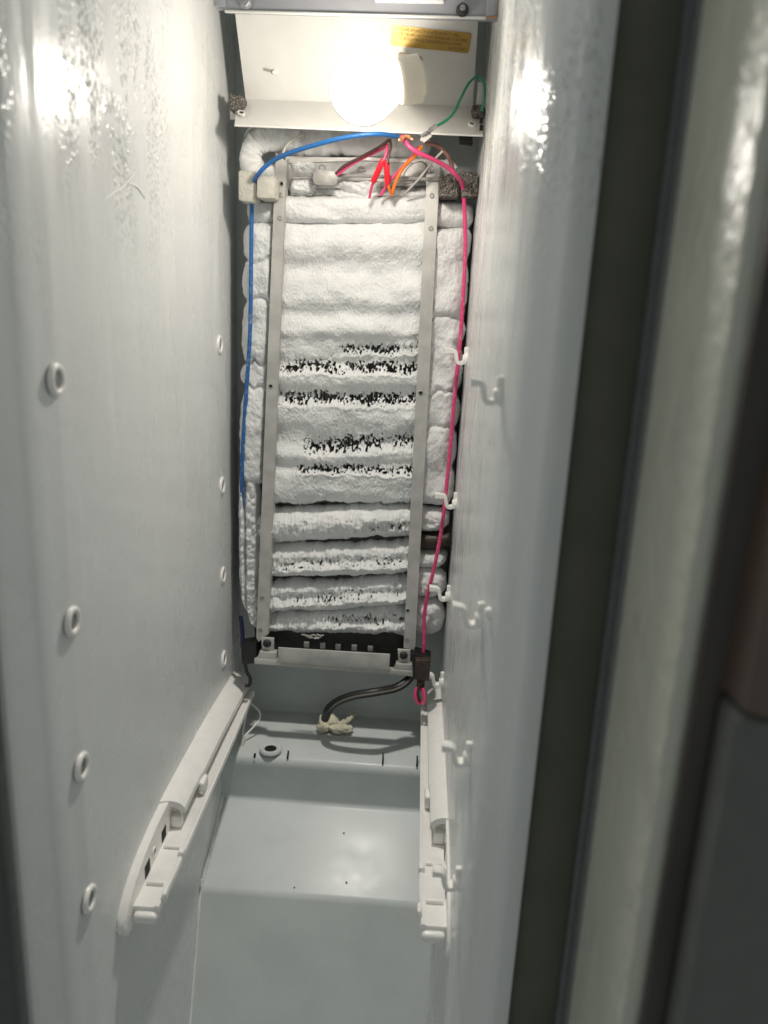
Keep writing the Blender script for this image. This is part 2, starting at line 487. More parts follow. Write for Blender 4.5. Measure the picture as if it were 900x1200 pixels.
# cabinet frame: dark strips round the compartment, left and right
bm = BM(); add_box(bm, P(XL - .16, .500, ZB), P(XL - .019, .519, ZT), .004)
o = finish('cabinet_frame', bm, FRAMEM); tag(o, kind='structure')
bm = BM(); add_box(bm, P(XR + .0285, .540, ZB), P(XR + .19, .575, ZT), .003)
o = lean(finish('center_mullion', bm, MULL)); tag(o, kind='structure')

# ================================================================== closed refrigerator door to the right
dx = .136
door = empty('refrigerator_door', P(dx, .43, ZB), 'closed grey refrigerator door at the right edge, seen along its side', 'door')
bm = BM(); add_box(bm, P(dx, .376, ZB - .1), P(dx + .5, .495, ZT), .007, 3)
finish('door_shell', bm, DOORM, door)
bm = BM()
for k in range(3):
    y0 = .497 + k * .0135
    add_box(bm, P(dx + .0015 + .002 * (k % 2), y0, ZB - .1), P(dx + .016, y0 + .0125, ZT), .003)
finish('gasket', bm, GASK, door)
bm = BM(); add_box(bm, P(dx + .006, .368, ZB - .1), P(dx + .5, .3755, ZT), .003)
finish('front_panel', bm, DOORF, door)
h0 = aty(845, 817, .36).z
bm = BM(); add_box(bm, (dx + .0165, .338, ZB + CZ - .1), (dx + .10, .3678, h0), .006, 3)
hl = finish('handle', bm, HANDM, door)
bm = BM()
n = 26; xs2 = []
rowsA = []
for k in range(n):
    t = k / (n - 1); z = h0 + .0015 + t * .62
    xo = dx + .0185 + .016 * t ** 1.3 + .012 * t * t
    sec = [(xo, .3679), (xo + .002, .344), (xo + .008, .339), (xo + .075, .339), (xo + .080, .3679)]
    rowsA.append([bm.verts.new((a, b, z)) for a, b in sec])
for a, b in zip(rowsA, rowsA[1:]):
    for i in range(4): bm.faces.new((a[i], a[i + 1], b[i + 1], b[i]))
bm.faces.new(rowsA[0]); bm.faces.new(rowsA[-1])
finish('handle', bm, HANDB, door)

for o in door.children: lean(o)

# ================================================================== drawer rails
def rail(sgn, label):
    """white drawer rail screwed to a side wall; built for the left wall and mirrored for the right"""
    def Q(u, y, z): return P(XL + u, y, z) if sgn > 0 else P(XR - .0005 - u + .0, y, z)
    root = empty('drawer_rail', Q(0, .9, -.60), label, 'rail', 'white drawer rails on the side walls')
    # wall plate with rounded front tip
    top = [(1.165, -.5795), (1.08, -.571), (.986, -.564), (.85, -.5605), (.777, -.560), (.735, -.5635), (.70, -.5705), (.672, -.582), (.656, -.596), (.652, -.606), (.655, -.614), (.664, -.619)]
    bot = [(1.165, -.602), (1.08, -.602), (.986, -.6), (.85, -.599), (.777, -.599), (.735, -.601), (.715, -.603), (.70, -.606), (.69, -.610), (.682, -.614), (.675, -.617), (.668, -.6195)]
    poly = spline([(0, a, b) for a, b in top], 4) + spline([(0, a, b) for a, b in bot], 4)[::-1]
    bm = BM(); add_prism(bm, [Q(.0, p.y, p.z) for p in poly], Vector((sgn * .009, 0, 0)), .002)
    finish('mounting_plate', bm, WHITE, root)
    # curved cover over the rear two thirds
    bm = BM(); rows = []
    ys = np.linspace(1.166, .792, 40)
    for y in ys:
        zw = np.interp(y, [a for a, _ in top[::-1]], [b for _, b in top[::-1]])
        w = .027
        if y < .872: w = .0255
        sec = []
        for k in range(9):
            t = k / 8; u = t * w; z = zw + .003 - .0125 * t ** 2.2
            sec.append((u, z))
        sec.append((w + .0004, zw - .0165)); sec.append((w - .0012, zw - .0185)); sec.append((w - .0046, zw - .0180)); sec.append((w - .0062, zw - .0125)); sec.append((w * .5, zw - .0065)); sec.append((0.0, zw - .0055))
        yo = y
        rows.append([bm.verts.new(Q(u, yo + (.012 * u / w if y < .80 else 0), z)) for u, z in sec])
    for a, b in zip(rows, rows[1:]):
        for i in range(len(a)): bm.faces.new((a[i], a[(i + 1) % len(a)], b[(i + 1) % len(a)], b[i]))
    bm.faces.new(rows[0]); bm.faces.new(rows[-1][::-1])
    finish('cover', bm, WHITE, root)
    # small notch tab at the cover's lip
    bm = BM(); add_box(bm, [min(a, b) for a, b in zip(Q(.024, .862, -.594), Q(.0315, .884, -.577))], [max(a, b) for a, b in zip(Q(.024, .862, -.594), Q(.0315, .884, -.577))], .003, 3)
    finish('stop_tab', bm, WHITE, root)
    # runner ledge below
    bm = BM()
    sec = [(.004, -.5965), (.030, -.5965), (.0345, -.5945), (.0365, -.596), (.0365, -.603), (.004, -.603)]
    a = [bm.verts.new(Q(u, 1.14, z)) for u, z in sec]; b = [bm.verts.new(Q(u, .72, z)) for u, z in sec]; c = [bm.verts.new(Q(u * .93 + .0003, .676, z)) for u, z in sec]
    for r0, r1 in ((a, b), (b, c)):
        for i in range(6): bm.faces.new((r0[i], r0[(i + 1) % 6], r1[(i + 1) % 6], r1[i]))
    bm.faces.new(a); bm.faces.new(c)
    finish('runner', bm, WHITE, root)
    def box(u0, y0, z0, u1, y1, z1, bev, nm, mat, par=root):
        a, b = Q(u0, y0, z0), Q(u1, y1, z1)
        bm = BM(); add_box(bm, [min(s, t) for s, t in zip(a, b)], [max(s, t) for s, t in zip(a, b)], bev, 3)
        return finish(nm, bm, mat, par)
    box(.010, .668, -.6120, .0335, .696, -.6005, .004, 'front_foot', WHITE)
    box(.034, .686, -.600, .0385, .700, -.589, .002, 'stop_tab', WHITE)
    box(.031, .752, -.600, .0375, .762, -.590, .002, 'stop_tab', WHITE)
    box(.012, .764, -.5965, .030, .768, -.5930, .001, 'rib', WHITE)
    box(.012, .706, -.5965, .030, .710, -.5925, .001, 'rib', WHITE)
    box(.0075, .768, -.5925, .0096, .782, -.579, 0, 'slot', HOLE)
    box(.0075, .712, -.5945, .0096, .727, -.580, 0, 'slot', HOLE)
    cc = Q(.0092, .741, -.583)
    bm = BM(); add_lathe(bm, [(.0062, -.001), (.0058, .0012), (.0044, .0014), (.0040, .0004)], cc, (sgn, 0, 0), 20)
    sc = finish('screw_hole', bm, WHITE, root)
    bm = BM(); add_lathe(bm, [(.0041, .0006), (0, .0006)], cc, (sgn, 0, 0), 16); finish('hole', bm, SOCK, sc)
    # web under the cover
    box(.009, .80, -.5962, .021, .812, -.581, .002, 'web', WHITE)
    return root
rail(1, 'long white drawer rail sloping along the left freezer wall, front tip free')
rail(-1, 'white drawer rail on the right freezer wall below the hooks')

# ================================================================== hooks on the right wall
def hook(px, py, wx, label, tip, lift, s=1.0, mat=HOOKM):
    b = aty(px, py, wx); b.x = XR - .0012 * max(0, (wx - .72) / .48) + .012 * (b.z - CZ)
    root = empty('shelf_hook', b, label, 'hook', 'white shelf hooks in two columns on the right wall')
    bm = BM(); add_lathe(bm, [(.0085 * s, -.003), (.0085 * s, .0015), (.0062 * s, .004), (.0050 * s, .006), (.0, .006)], b, (-1, 0, 0), 18)
    # upright spur of the plug
    add_box(bm, b + Vector((-.0045 * s, -.003 * s, .002)), b + Vector((.001, .003 * s, .0155 * s)), .0012)
    finish('plug', bm, mat, root)
    # S shaped arm
    w = .0055 * s
    path = [b + Vector(p) * s for p in ((-.003, 0, -.0035), (-.0085, 0, -.0055), (-.0125, 0, -.004), (-.0145, 0, .002), (-.0155, 0, .0075), (-.018, 0, .0095), (-.0235, 0, .010), (-tip, 0, .010))]
    path = spline(path, 4)
    bm = BM(); rings = []
    for i, p in enumerate(path):
        t = (path[min(i + 1, len(path) - 1)] - path[max(0, i - 1)]).normalized(); nn = Vector((-t.z, 0, t.x))
        k_ = i / (len(path) - 1); h = (.0021 + .0012 * max(0, (k_ - .62) / .38)) * s
        rings.append([bm.verts.new(p + Vector((0, a * w, 0)) + nn * c * h) for a, c in ((-1, -1), (-.8, -1.15), (.8, -1.15), (1, -1), (1, 1), (.8, 1.15), (-.8, 1.15), (-1, 1))])
    for r0, r1 in zip(rings, rings[1:]):
        for k in range(8): bm.faces.new((r0[k], r0[(k + 1) % 8], r1[(k + 1) % 8], r1[k]))
    bm.faces.new(rings[0]); bm.faces.new(rings[-1])
    finish('arm', bm, mat, root)
    return root
hook(552, 421, 1.09, 'small white hook at the rear of right wall, highest over the pink wire', .030, 0, 1.0)
hook(536, 590, 1.09, 'small white hook beside the frost, crossing the pink wire halfway down', .030, 0, 1.0)
hook(526, 698, 1.09, 'small white hook beside the rounded frost ends at the bottom right', .029, 0, 1.0)
hook(518, 799, 1.09, 'small white hook just above the rear end of the right rail', .028, 0, 1.0)
hook(594, 464, .612, 'grey shadowed hook near the front of right wall, highest of the near hooks', .0255, 0, .92)
hook(567, 726, .612, 'white near hook on the right wall level with the bottom of the frost', .0255, 0, .95)
hook(550, 888, .612, 'white near hook standing beside the middle of the right rail', .0255, 0, .95)
hook(538, 1033, .612, 'white near hook, lowest of all, overlapping the front of right rail', .0255, 0, .95)
bm = BM(); c = aty(585, 719, .588); c.x = XR + .003 + .012 * (c.z - CZ); add_lathe(bm, [(.005, -.004), (.0046, .002), (.003, .004), (0, .0045)], c, (-1, 0, 0), 14)
finish('wall_plug', bm, HOOKM, right_wall)

# ================================================================== lamp housing at the top
YB = .990
hz = CZ + .298 * YB
housing = empty('control_housing', P(-.09, YB, .298 * YB), 'grey metal housing along the top edge with two nuts under its front', 'housing')
bm = BM(); xl, xr = -.2434 * YB, .0640 * YB
add_hexa(bm, [(xl + .008, YB, hz), (xr - .011, YB, hz - .0016), (xr - .011, YB + .010, hz - .0016), (xl + .008, YB + .010, hz), (xl + .004, YB - .01, hz + .14), (xr, YB - .01, hz + .14), (xr, YB + .04, hz + .14), (xl + .004, YB + .04, hz + .14)], .0016)
finish('shell', bm, BOXM, housing)
bm = BM(); add_box(bm, (xl - .004, YB - .003, hz + .0035), (xl + .009, YB + .012, hz + .14), .0012)
finish('side_tab', bm, BOXM, housing)
bm = BM(); add_box(bm, (xr - .013, YB - .0035, hz - .0005), (xr + .001, YB + .012, hz + .14), .0012)
st = finish('side_tab', bm, BOXM, housing)
bm = BM(); add_tube(bm, [(xr - .012, YB - .0035, hz - .0008), (xr - .004, YB - .004, hz - .0008), (xr + .0008, YB - .0035, hz + .002), (xr + .001, YB - .003, hz + .02)], .0012, 6)
finish('rust_edge', bm, RUST, st)
bm = BM(); add_box(bm, (xl + .008, YB - .0022, hz - .0020), (xr - .012, YB + .0005, hz + .0005), .0006)
finish('bottom_flange', bm, PANEL, housing)
a = aty(440, 3, YB); b = aty(520, 3, YB)
bm = BM(); add_box(bm, (a.x, YB - .0065, a.z + .0), (b.x, YB + .004, a.z + .06), .001)
finish('window', bm, BOXW, housing)
for i, q in enumerate([(288, 3), (542, 12)]):
    c = aty(*q, YB - .002)
    bm = BM(); add_lathe(bm, [(.0068, 0), (.0068, .0012), (.0052, .0016)], c, (0, -1, 0), 24); add_lathe(bm, [(.0058, .0014), (.0058, .006), (.0050, .0068), (.0032, .0068)], c, (0, -1, 0), 6)
    nut = finish('nut', bm, DARKMET if i else BOXM, housing)
    bm = BM(); add_lathe(bm, [(.0031, .004), (.0031, .009), (.0025, .010), (0, .010)], c, (0, -1, 0), 14); finish('bolt', bm, STEEL, nut)

# sloping lamp panel with its turned-out lip
YP0, YP1, YLIP = 1.085, 1.130, 1.064
panel = empty('bulb_backboard', P(-.09, 1.03, .185), 'off-white sheet metal backboard behind the bulb with a turned out bottom lip', 'panel')
tl = aty(274, 5, YP0); tr = aty(561, 16, YP0); fl = aty(288, 118, YP1); frr = aty(554, 126, YP1)
tl += (tl - fl) * .35; tr += (tr - frr) * .35
th = Vector((0, .0016, 0))
bm = BM(); add_hexa(bm, [tl, tr, frr, fl, tl + th, tr + th, frr + th, fl + th], .0004)
sheet = finish('back_sheet', bm, PANEL, panel)
ll = aty(275, 146, YLIP); lr = aty(566, 158, YLIP)
ll2 = aty(277, 119, YP1 - .006); lr2 = aty(567, 128, YP1 - .006)
up = Vector((0, .0006, .0016))
bm = BM()
poly = [fl + Vector((0, -.001, .0012)), frr + Vector((0, -.001, .0012)), lr2, lr, ll, ll2]
add_prism(bm, poly, Vector((0, .0, -.0018)))
# hemmed edge
add_tube(bm, [ll + Vector((0, 0, -.001)), lr + Vector((0, 0, -.001))], .0013, 6)
finish('lip', bm, PANEL, panel)
for q in ((283, 133), (553, 146)):
    c = aty(*q, 1.083)
    bm = BM(); add_lathe(bm, [(.0046, -.001), (.0044, .0018), (.0028, .002), (.0026, .001)], c, (0, -.75, .66), 16, (.75, 1.25)); o = finish('screw_hole', bm, PANEL, panel)
    bm = BM(); add_lathe(bm, [(.0027, .0012), (0, .0012)], c, (0, -.75, .66), 12, (.75, 1.25)); finish('hole', bm, HOLE, o)
bm = BM()
for (q0, q1) in (((562, 139), (566, 144)), ((562, 147), (566, 152))):
    a = aty(*q0, 1.070); b = aty(*q1, 1.064)
    add_box(bm, [min(s, t) for s, t in zip(a, b)], [max(s, t) for s, t in zip(a, b)])
finish('notch', bm, HOLE, panel)
# side lugs
for (q0, q1) in (((269, 112), (276, 140)), ((560, 96), (565, 122))):
    a = aty(*q0, 1.118); b = aty(*q1, 1.118)
    bm = BM(); add_box(bm, (min(a.x, b.x), 1.118, min(a.z, b.z)), (max(a.x, b.x), 1.1205, max(a.z, b.z)), .0006); finish('side_lug', bm, PANEL, panel)
# small pin in the sheet
def on_sheet(px, py, off=.0):
    n = (tr - tl).cross(fl - tl).normalized()
    if n.y > 0: n = -n
    v = Vector(ray(px, py)); o = Vector((0, 0, CZ))
    return o + v * ((tl - o).dot(n) / v.dot(n)) + n * off, n
c, n = on_sheet(322, 84)
bm = BM(); add_lathe(bm, [(.0032, 0), (.0032, .003), (.002, .005), (0, .0052)], c, n, 14); finish('rivet', bm, WHITE, panel)
bm = BM(); a, _ = on_sheet(309, 81, .0012); b, _ = on_sheet(318, 83, .0012); add_tube(bm, [a, b], .0014, 6); finish('scratch_pin', bm, ALUD, panel)
# gold warning sticker with its lettering
cs = [on_sheet(*q, .0)[0] for q in ((459, 29), (553, 39), (549, 62.5), (457.5, 53))]
bm = BM()
def rounded_quad(cs, r):
    out = []
    for i in range(4):
        p, a, b = cs[i], cs[i - 1], cs[(i + 1) % 4]
        p0 = p + (a - p).normalized() * r; p1 = p + (b - p).normalized() * r
        for k in range(5):
            t = k / 4; out.append((1 - t) ** 2 * p0 + 2 * t * (1 - t) * p + t * t * p1)
    return out
add_prism(bm, [p + n * .0001 for p in rounded_quad(cs, .0026)], n * .0006)
sticker = finish('warning_label', bm, GOLD, panel, smooth=False)
lines = [("USE HOME APPLIANCE BULB RATED 40 WATTS - MAX.", .46, .17, .115), ("UTILISER UNE AMPOULE POUR ELECTROMENAGERS DE 40 W MAX.", .50, .39, .115), ("USE UN FOCO PARA ELECTRODOMESTICOS DE 40 W MAX.", .49, .61, .115), ("241522401", .84, .83, .09)]
xa = (cs[1] - cs[0]); ya = (cs[3] - cs[0]); W = xa.length; H = ya.length
vs_, fs_ = [], []
for txt, cx, cy, sz in lines:
    cu = bpy.data.curves.new('lettering', 'FONT'); cu.body = txt; cu.size = 1; cu.align_x = 'CENTER'; cu.align_y = 'CENTER'; cu.resolution_u = 1
    to = bpy.data.objects.new('lettering', cu); col.objects.link(to)
    me = bpy.data.meshes.new_from_object(to.evaluated_get(bpy.context.evaluated_depsgraph_get()))
    co = np.zeros(len(me.vertices) * 3); me.vertices.foreach_get('co', co); co = co.reshape(-1, 3)
    wd = co[:, 0].max() - co[:, 0].min(); want = {0: .78, 1: .92, 2: .80, 3: .22}[lines.index((txt, cx, cy, sz))] * W
    sx = want / wd; sy = H * .165 / .7
    xu, yu = xa.normalized(), -ya.normalized()
    b0 = len(vs_)
    ctr = cs[0] + xa * cx + ya * cy + n * .0009
    for x, y, _z in co: vs_.append(ctr + xu * (x * sx) + yu * (y * sy))
    for p in me.polygons: fs_.append([b0 + i for i in p.vertices])
    bpy.data.objects.remove(to); bpy.data.curves.remove(cu); bpy.data.meshes.remove(me)
me = bpy.data.meshes.new('lettering'); me.from_pydata(vs_, [], fs_); link('lettering', me, INK, sticker)

# ------------------------------------------------------------------ lamp
BC = aty(426, 103, .940)
ax = Vector((1, .16, .22)).normalized()                      # towards the cap
bulb = empty('light_bulb', BC, 'glaring lit round light bulb lying sideways in its socket', 'bulb')
bm = BM()
prof = [(0, -.037)]
for k in range(1, 13):
    a = math.pi * .70 * k / 12; prof.append((.037 * math.sin(a), -.037 * math.cos(a)))
prof += [(.0235, .031), (.0178, .039), (.0145, .044)]
add_lathe(bm, prof, BC, ax, 40)
finish('glass', bm, bulb_glass(), bulb)
bm = BM(); prof = [(.0, .041), (.0150, .041)]
for k in range(5): prof += [(.0150 if k % 2 else .0138, .043 + k * .0024)]
prof += [(.010, .055), (0, .056)]
add_lathe(bm, prof, BC, ax, 24); finish('screw_cap', bm, simple('brass', (.75, .55, .25), .3, .9), bulb)
bm = BM(); u = ax.orthogonal().normalized(); w = ax.cross(u)
fil = [BC + ax * (-.004) + u * (.012 * math.sin(t)) + w * (.012 * math.cos(t)) + ax * .0012 * math.sin(9 * t) for t in np.linspace(.5, 5.4, 60)]
add_tube(bm, fil, .0007, 6); finish('filament', bm, emit_mat('hot_filament', (1, .75, .45), 150), bulb)
bm = BM()
for s in (.5, 5.4):
    add_tube(bm, [BC + ax * .043 + u * .003 * math.sin(s), BC + ax * .02 + u * .004 * math.sin(s), BC - ax * .004 + u * .012 * math.sin(s) + w * .012 * math.cos(s)], .0006, 6)
finish('support_wire', bm, STEEL, bulb)
ld = bpy.data.lights.new('bulb_light', 'POINT'); ld.energy = 1.0; ld.use_nodes = True
nt = ld.node_tree; em = next(n for n in nt.nodes if n.type == 'EMISSION')
lf = nt.nodes.new('ShaderNodeLightFalloff'); lf.inputs['Strength'].default_value = BULB_FAR
lf2 = nt.nodes.new('ShaderNodeLightFalloff'); lf2.inputs['Strength'].default_value = BULB_NEAR
sm = nt.nodes.new('ShaderNodeMath'); sm.operation = 'ADD'
nt.links.new(lf.outputs['Constant'], sm.inputs[0]); nt.links.new(lf2.outputs['Quadratic'], sm.inputs[1]); nt.links.new(sm.outputs[0], em.inputs['Strength'])
 
ld.color = (1, .95, .885); ld.shadow_soft_size = .016
lo = bpy.data.objects.new('bulb_light', ld); col.objects.link(lo); lo.parent = bulb; lo.matrix_parent_inverse = Matrix.Translation(-bulb.location); lo.location = BC - ax * .004

sock = empty('lamp_socket', aty(480, 95, 1.03), 'white plastic lamp socket box to the right of the bulb', 'socket')
q = [aty(466, 64, .960), aty(489, 68, .975), aty(486, 120, .975), aty(458, 126, .960)]
q2 = [aty(466, 60, 1.082), aty(496, 66, 1.082), aty(494, 118, 1.098), aty(470, 122, 1.098)]
SOCKM = simple('socket_plastic', (.60, .55, .46), .4, var=.05)
bm = BM()
add_hexa(bm, q + q2, .004, 3)
finish('housing', bm, SOCKM, sock)
bm = BM(); add_lathe(bm, [(.0175, .040), (.0215, .038), (.0235, .042), (.0235, .060), (.0180, .062)], BC, ax, 32); add_lathe(bm, [(.0175, .040), (.0170, .064)], BC, ax, 32)
finish('collar', bm, SOCKM, sock)

# ================================================================== sponge and foam blocks
def block(name, corners, y0, y1, mat, label, cat, bev=.002, group=None):
    """corners: 4 pixel corners clockwise from top left"""
    bm = BM(); f = [aty(*q, y0) for q in corners]; g = [p + Vector((0, y1 - y0, 0)) for p in f]
    add_hexa(bm, f + g, bev, 2)
    return tag(finish(name, bm, mat), label, cat, group)
G1 = 'dark sponge pads wedged at the panel and frost'
block('sponge_pad', [(267, 108), (285, 112), (283, 127), (268, 129)], 1.088, 1.116, SPONGE, 'dark grey sponge pad at the left end of the lamp panel lip', 'pad', .003, G1)
block('sponge_pad', [(553, 122), (569, 124), (568, 138), (554, 136)], 1.086, 1.116, SPONGE, 'dark sponge pad at the right end of the lip under the green wire', 'pad', .003, G1)
block('sponge_pad', [(514, 206), (537, 205), (537, 231), (514, 231)], 1.104, 1.148, SPONGE, 'dark speckled sponge block between the right strap and pink wire', 'pad', .003, G1)
block('sponge_pad', [(540, 200), (560, 201), (561, 230), (540, 231)], 1.106, 1.148, SPONGE, 'dark speckled sponge block between the pink wire and right wall', 'pad', .003, G1)
G2 = 'white foam blocks at the upper left of the frost'
block('foam_block', [(279, 199), (301, 201), (300, 238), (279, 235)], 1.098, 1.148, FOAMW, 'white foam block against the left wall, left of the blue wire', 'block', .003, G2)
block('foam_block', [(301, 206), (322, 206), (322, 233), (300, 232)], 1.09, 1.138, FOAMW, 'white foam block between the blue wire and the left strap', 'block', .003, G2)

# ================================================================== frosted evaporator
evap = empty('evaporator', ev(400, 700, -.05), 'tall evaporator coil buried in white frost on the back wall', 'evaporator')

# dark fin core behind the frost
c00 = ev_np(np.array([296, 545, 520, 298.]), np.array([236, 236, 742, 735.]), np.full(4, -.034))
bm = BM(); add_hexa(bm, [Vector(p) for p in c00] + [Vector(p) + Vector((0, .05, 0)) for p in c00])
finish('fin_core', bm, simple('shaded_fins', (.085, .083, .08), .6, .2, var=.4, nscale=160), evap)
bm = BM()
for k in range(96):
    s0 = k / 95; xt = 322 + (503 - 322) * s0; xb = 309 + (488 - 309) * s0
    xm = (xt + xb) / 2 + random.uniform(-.5, .5); pa = [ev(xt, 240, -.020), ev(xm, 490, -.0195 - random.random() * .003), ev(xb + (xt - xb) * .3, 592, -.021), ev(xb + (xt - xb) * .28, 600, -.040), ev(xb, 742, -.040)]
    for a, b in zip(pa, pa[1:]):
        n_ = Vector(EN) * -.012; w_ = Vector((.00022, 0, 0))
        add_hexa(bm, [a - w_, a + w_, b + w_, b - w_, a - w_ + n_, a + w_ + n_, b + w_ + n_, b - w_ + n_])
o = finish('cooling_fin', bm, simple('fin_aluminium', (.40, .39, .37), .5, .3, var=.4, nscale=120), evap, smooth=False); o['kind'] = 'stuff'

def lerp_poly(poly, t):
    py = np.array([p[1] for p in poly], float); px = np.array([p[0] for p in poly], float)
    k = np.linspace(0, 1, len(poly))
    return np.interp(t, k, px), np.interp(t, k, py)

def frost(name, left, right, nu, nv, hfun, base=-.036, edge=(.10, .05), seed=0, wob=2.0, holes=None, ew=(6., 6., 6., 6.)):
    """a body of frost between two edge polylines (pixels, top to bottom); hfun(px, py) gives its face height"""
    s = np.linspace(0, 1, nu)[None, :]; t = np.linspace(0, 1, nv)[:, None]
    lx, ly = lerp_poly(left, t); rx, ry = lerp_poly(right, t)
    px = lx * (1 - s) + rx * s; py = ly * (1 - s) + ry * s
    # ragged outline
    low = (fbm(px / 38., py * 0 + seed * 3.3, seed + 15, 2) - .5) * wob * 3
    wx = (fbm(py / 9., px * 0 + seed, seed + 3, 3) - .5) * wob * 2
    wy = (fbm(px / 9., py * 0 + seed, seed + 5, 3) - .5) * wob * 2 + low
    px = px + wx * np.where(s < .5, (1 - 2 * s) ** 3, (2 * s - 1) ** 3)
    py = py + wy * np.where(t < .5, (1 - 2 * t) ** 3, (2 * t - 1) ** 3)
    w = np.abs(rx - lx).max(); hgt = np.abs(ly[-1] - ly[0]).max()
    def rise(d, e):
        q = np.clip(d / e, 0, 1); return np.sqrt(np.clip(1 - (1 - q) ** 2, 0, 1))
    e = rise(s * w, ew[0]) * rise((1 - s) * w, ew[1]) * rise(t * hgt, ew[2]) * rise((1 - t) * hgt, ew[3])
    h = hfun(px, py)
    fine = (fbm(px / 1.5, py / 2.4, seed + 11, 2) - .5) * .0015 + (fbm(px / 11., py / 9., seed + 12, 2) - .5) * .0024
    h = (h + fine - base) * e + base
    keep = None
    if holes is not None:
        m, ridge = holes(px, py)
        h = h - m * .012 + ridge
        cell = np.maximum(np.maximum(m[:-1, :-1], m[1:, 1:]), np.maximum(m[1:, :-1], m[:-1, 1:]))
        keep = cell < .985
    pts = ev_np(px, py, h)
    return grid_mesh(name, pts, FROST, evap, keep)

def bandset(bands, seed, dens=1.0):
    """pitted bands: bars of needle frost with dark gaps; (y_left, y_right, half height, x0, x1, strength)"""
    def f(px, py):
        m = np.zeros_like(px); ridge = np.zeros_like(px)
        n1 = vnoise(px / 1.9, py / 3.1 , seed) * .6 + vnoise(px / 1.2 + 9, py / 1.8, seed + 1) * .4
        sparse = fbm(px / 24., py / 40., seed + 2, 2)
        for (yl, yr, hh, x0, x1, st) in bands:
            yc = yl + (yr - yl) * (px - 320) / 165. + (fbm(px / 17., px * 0 + yl, seed + 4, 3) - .5) * 5
            d = (py - yc) / hh
            inx = np.clip((px - x0) / 14., 0, 1) * np.clip((x1 - px) / 8., 0, 1)
            jag = (vnoise(px / 3.2, px * 0 + yl, seed + 6) - .5) * 1.0
            b = np.clip(1.25 - np.abs(d + jag * .5) , 0, 1) * inx
            thr = .72 - .19 * b * st - .42 * (sparse - .5)
            mm = np.clip((n1 - thr) / .16, 0, 1) * (b > .02)
            m = np.maximum(m, mm * np.clip(b * 3, 0, 1))
            lip = np.exp(-((d + jag * .5 - 1.35) / .35) ** 2) * inx
            ridge = ridge + lip * .0016 - .0035 * np.exp(-(d / .9) ** 2) * inx
            spk = (vnoise(px / 2.3, py / 9., seed + 8) - .5) * .005
            ridge = ridge + spk * np.exp(-(d / 1.3) ** 2) * inx
        return m, ridge
    return f

def prof_fun(tab, seed, amp=5.0, tilt=0.0, scale=1.0):
    ys = np.array([a for a, _ in tab], float); hs = np.array([b for _, b in tab], float) * .001 * scale
    def f(px, py):
        wy = (fbm(px / 42., py / 60., seed, 3) - .5) * 2 * amp
        h = np.interp(py + wy + tilt * (px - 400), ys, hs)
        h2 = np.interp(py + wy + tilt * (px - 400) + 3, ys, hs); h3 = np.interp(py + wy + tilt * (px - 400) - 3, ys, hs)
        lump = (fbm(px / 34., py / 24., seed + 21, 2) - .5) * .010
        return (h + h2 + h3) / 3 + lump
    return f

# top roll of the coil
tA = [(222, -16), (228, -4), (236, 0), (248, 0), (257, -3), (264, -16)]
frost('frost_roll', [(321, 226), (320, 264)], [(506, 224), (504, 264)], 260, 60, prof_fun(tA, 3, 2), seed=1, wob=4.5, ew=(6, 6, 9, 8))
# the big slab
tB = [(255, -16), (262, -8), (272, -1), (286, 1), (298, -1), (308, -7), (318, -9), (328, -4), (340, 0), (352, 1), (361, -4), (367, -8), (374, -4), (382, 2), (391, 2), (397, -5), (404, -7), (416, -8), (426, -12), (431, -9), (437, 0), (447, 1), (455, -3), (459, -11), (465, -10), (471, -1), (479, 2), (492, 1), (504, -5), (514, -9), (522, -9), (529, -1), (537, 1), (543, -4), (548, -7), (553, 0), (562, 2), (578, 1), (588, -5), (596, -14)]
bandsB = [(430, 432, 7.0, 322, 498, 1.25), (466, 470, 7.5, 322, 497, 1.6), (526, 517, 9.5, 352, 494, 1.5), (549, 552, 5.0, 345, 494, 1.0), (414, 409, 6, 385, 500, .55)]
frost('frost_slab', [(319, 256), (312, 430), (308, 597)], [(505, 256), (498, 430), (490, 594)], 420, 640, prof_fun(tB, 8, 4.0), seed=2, wob=4.5, holes=bandset(bandsB, 31), ew=(5, 5, 8, 10))
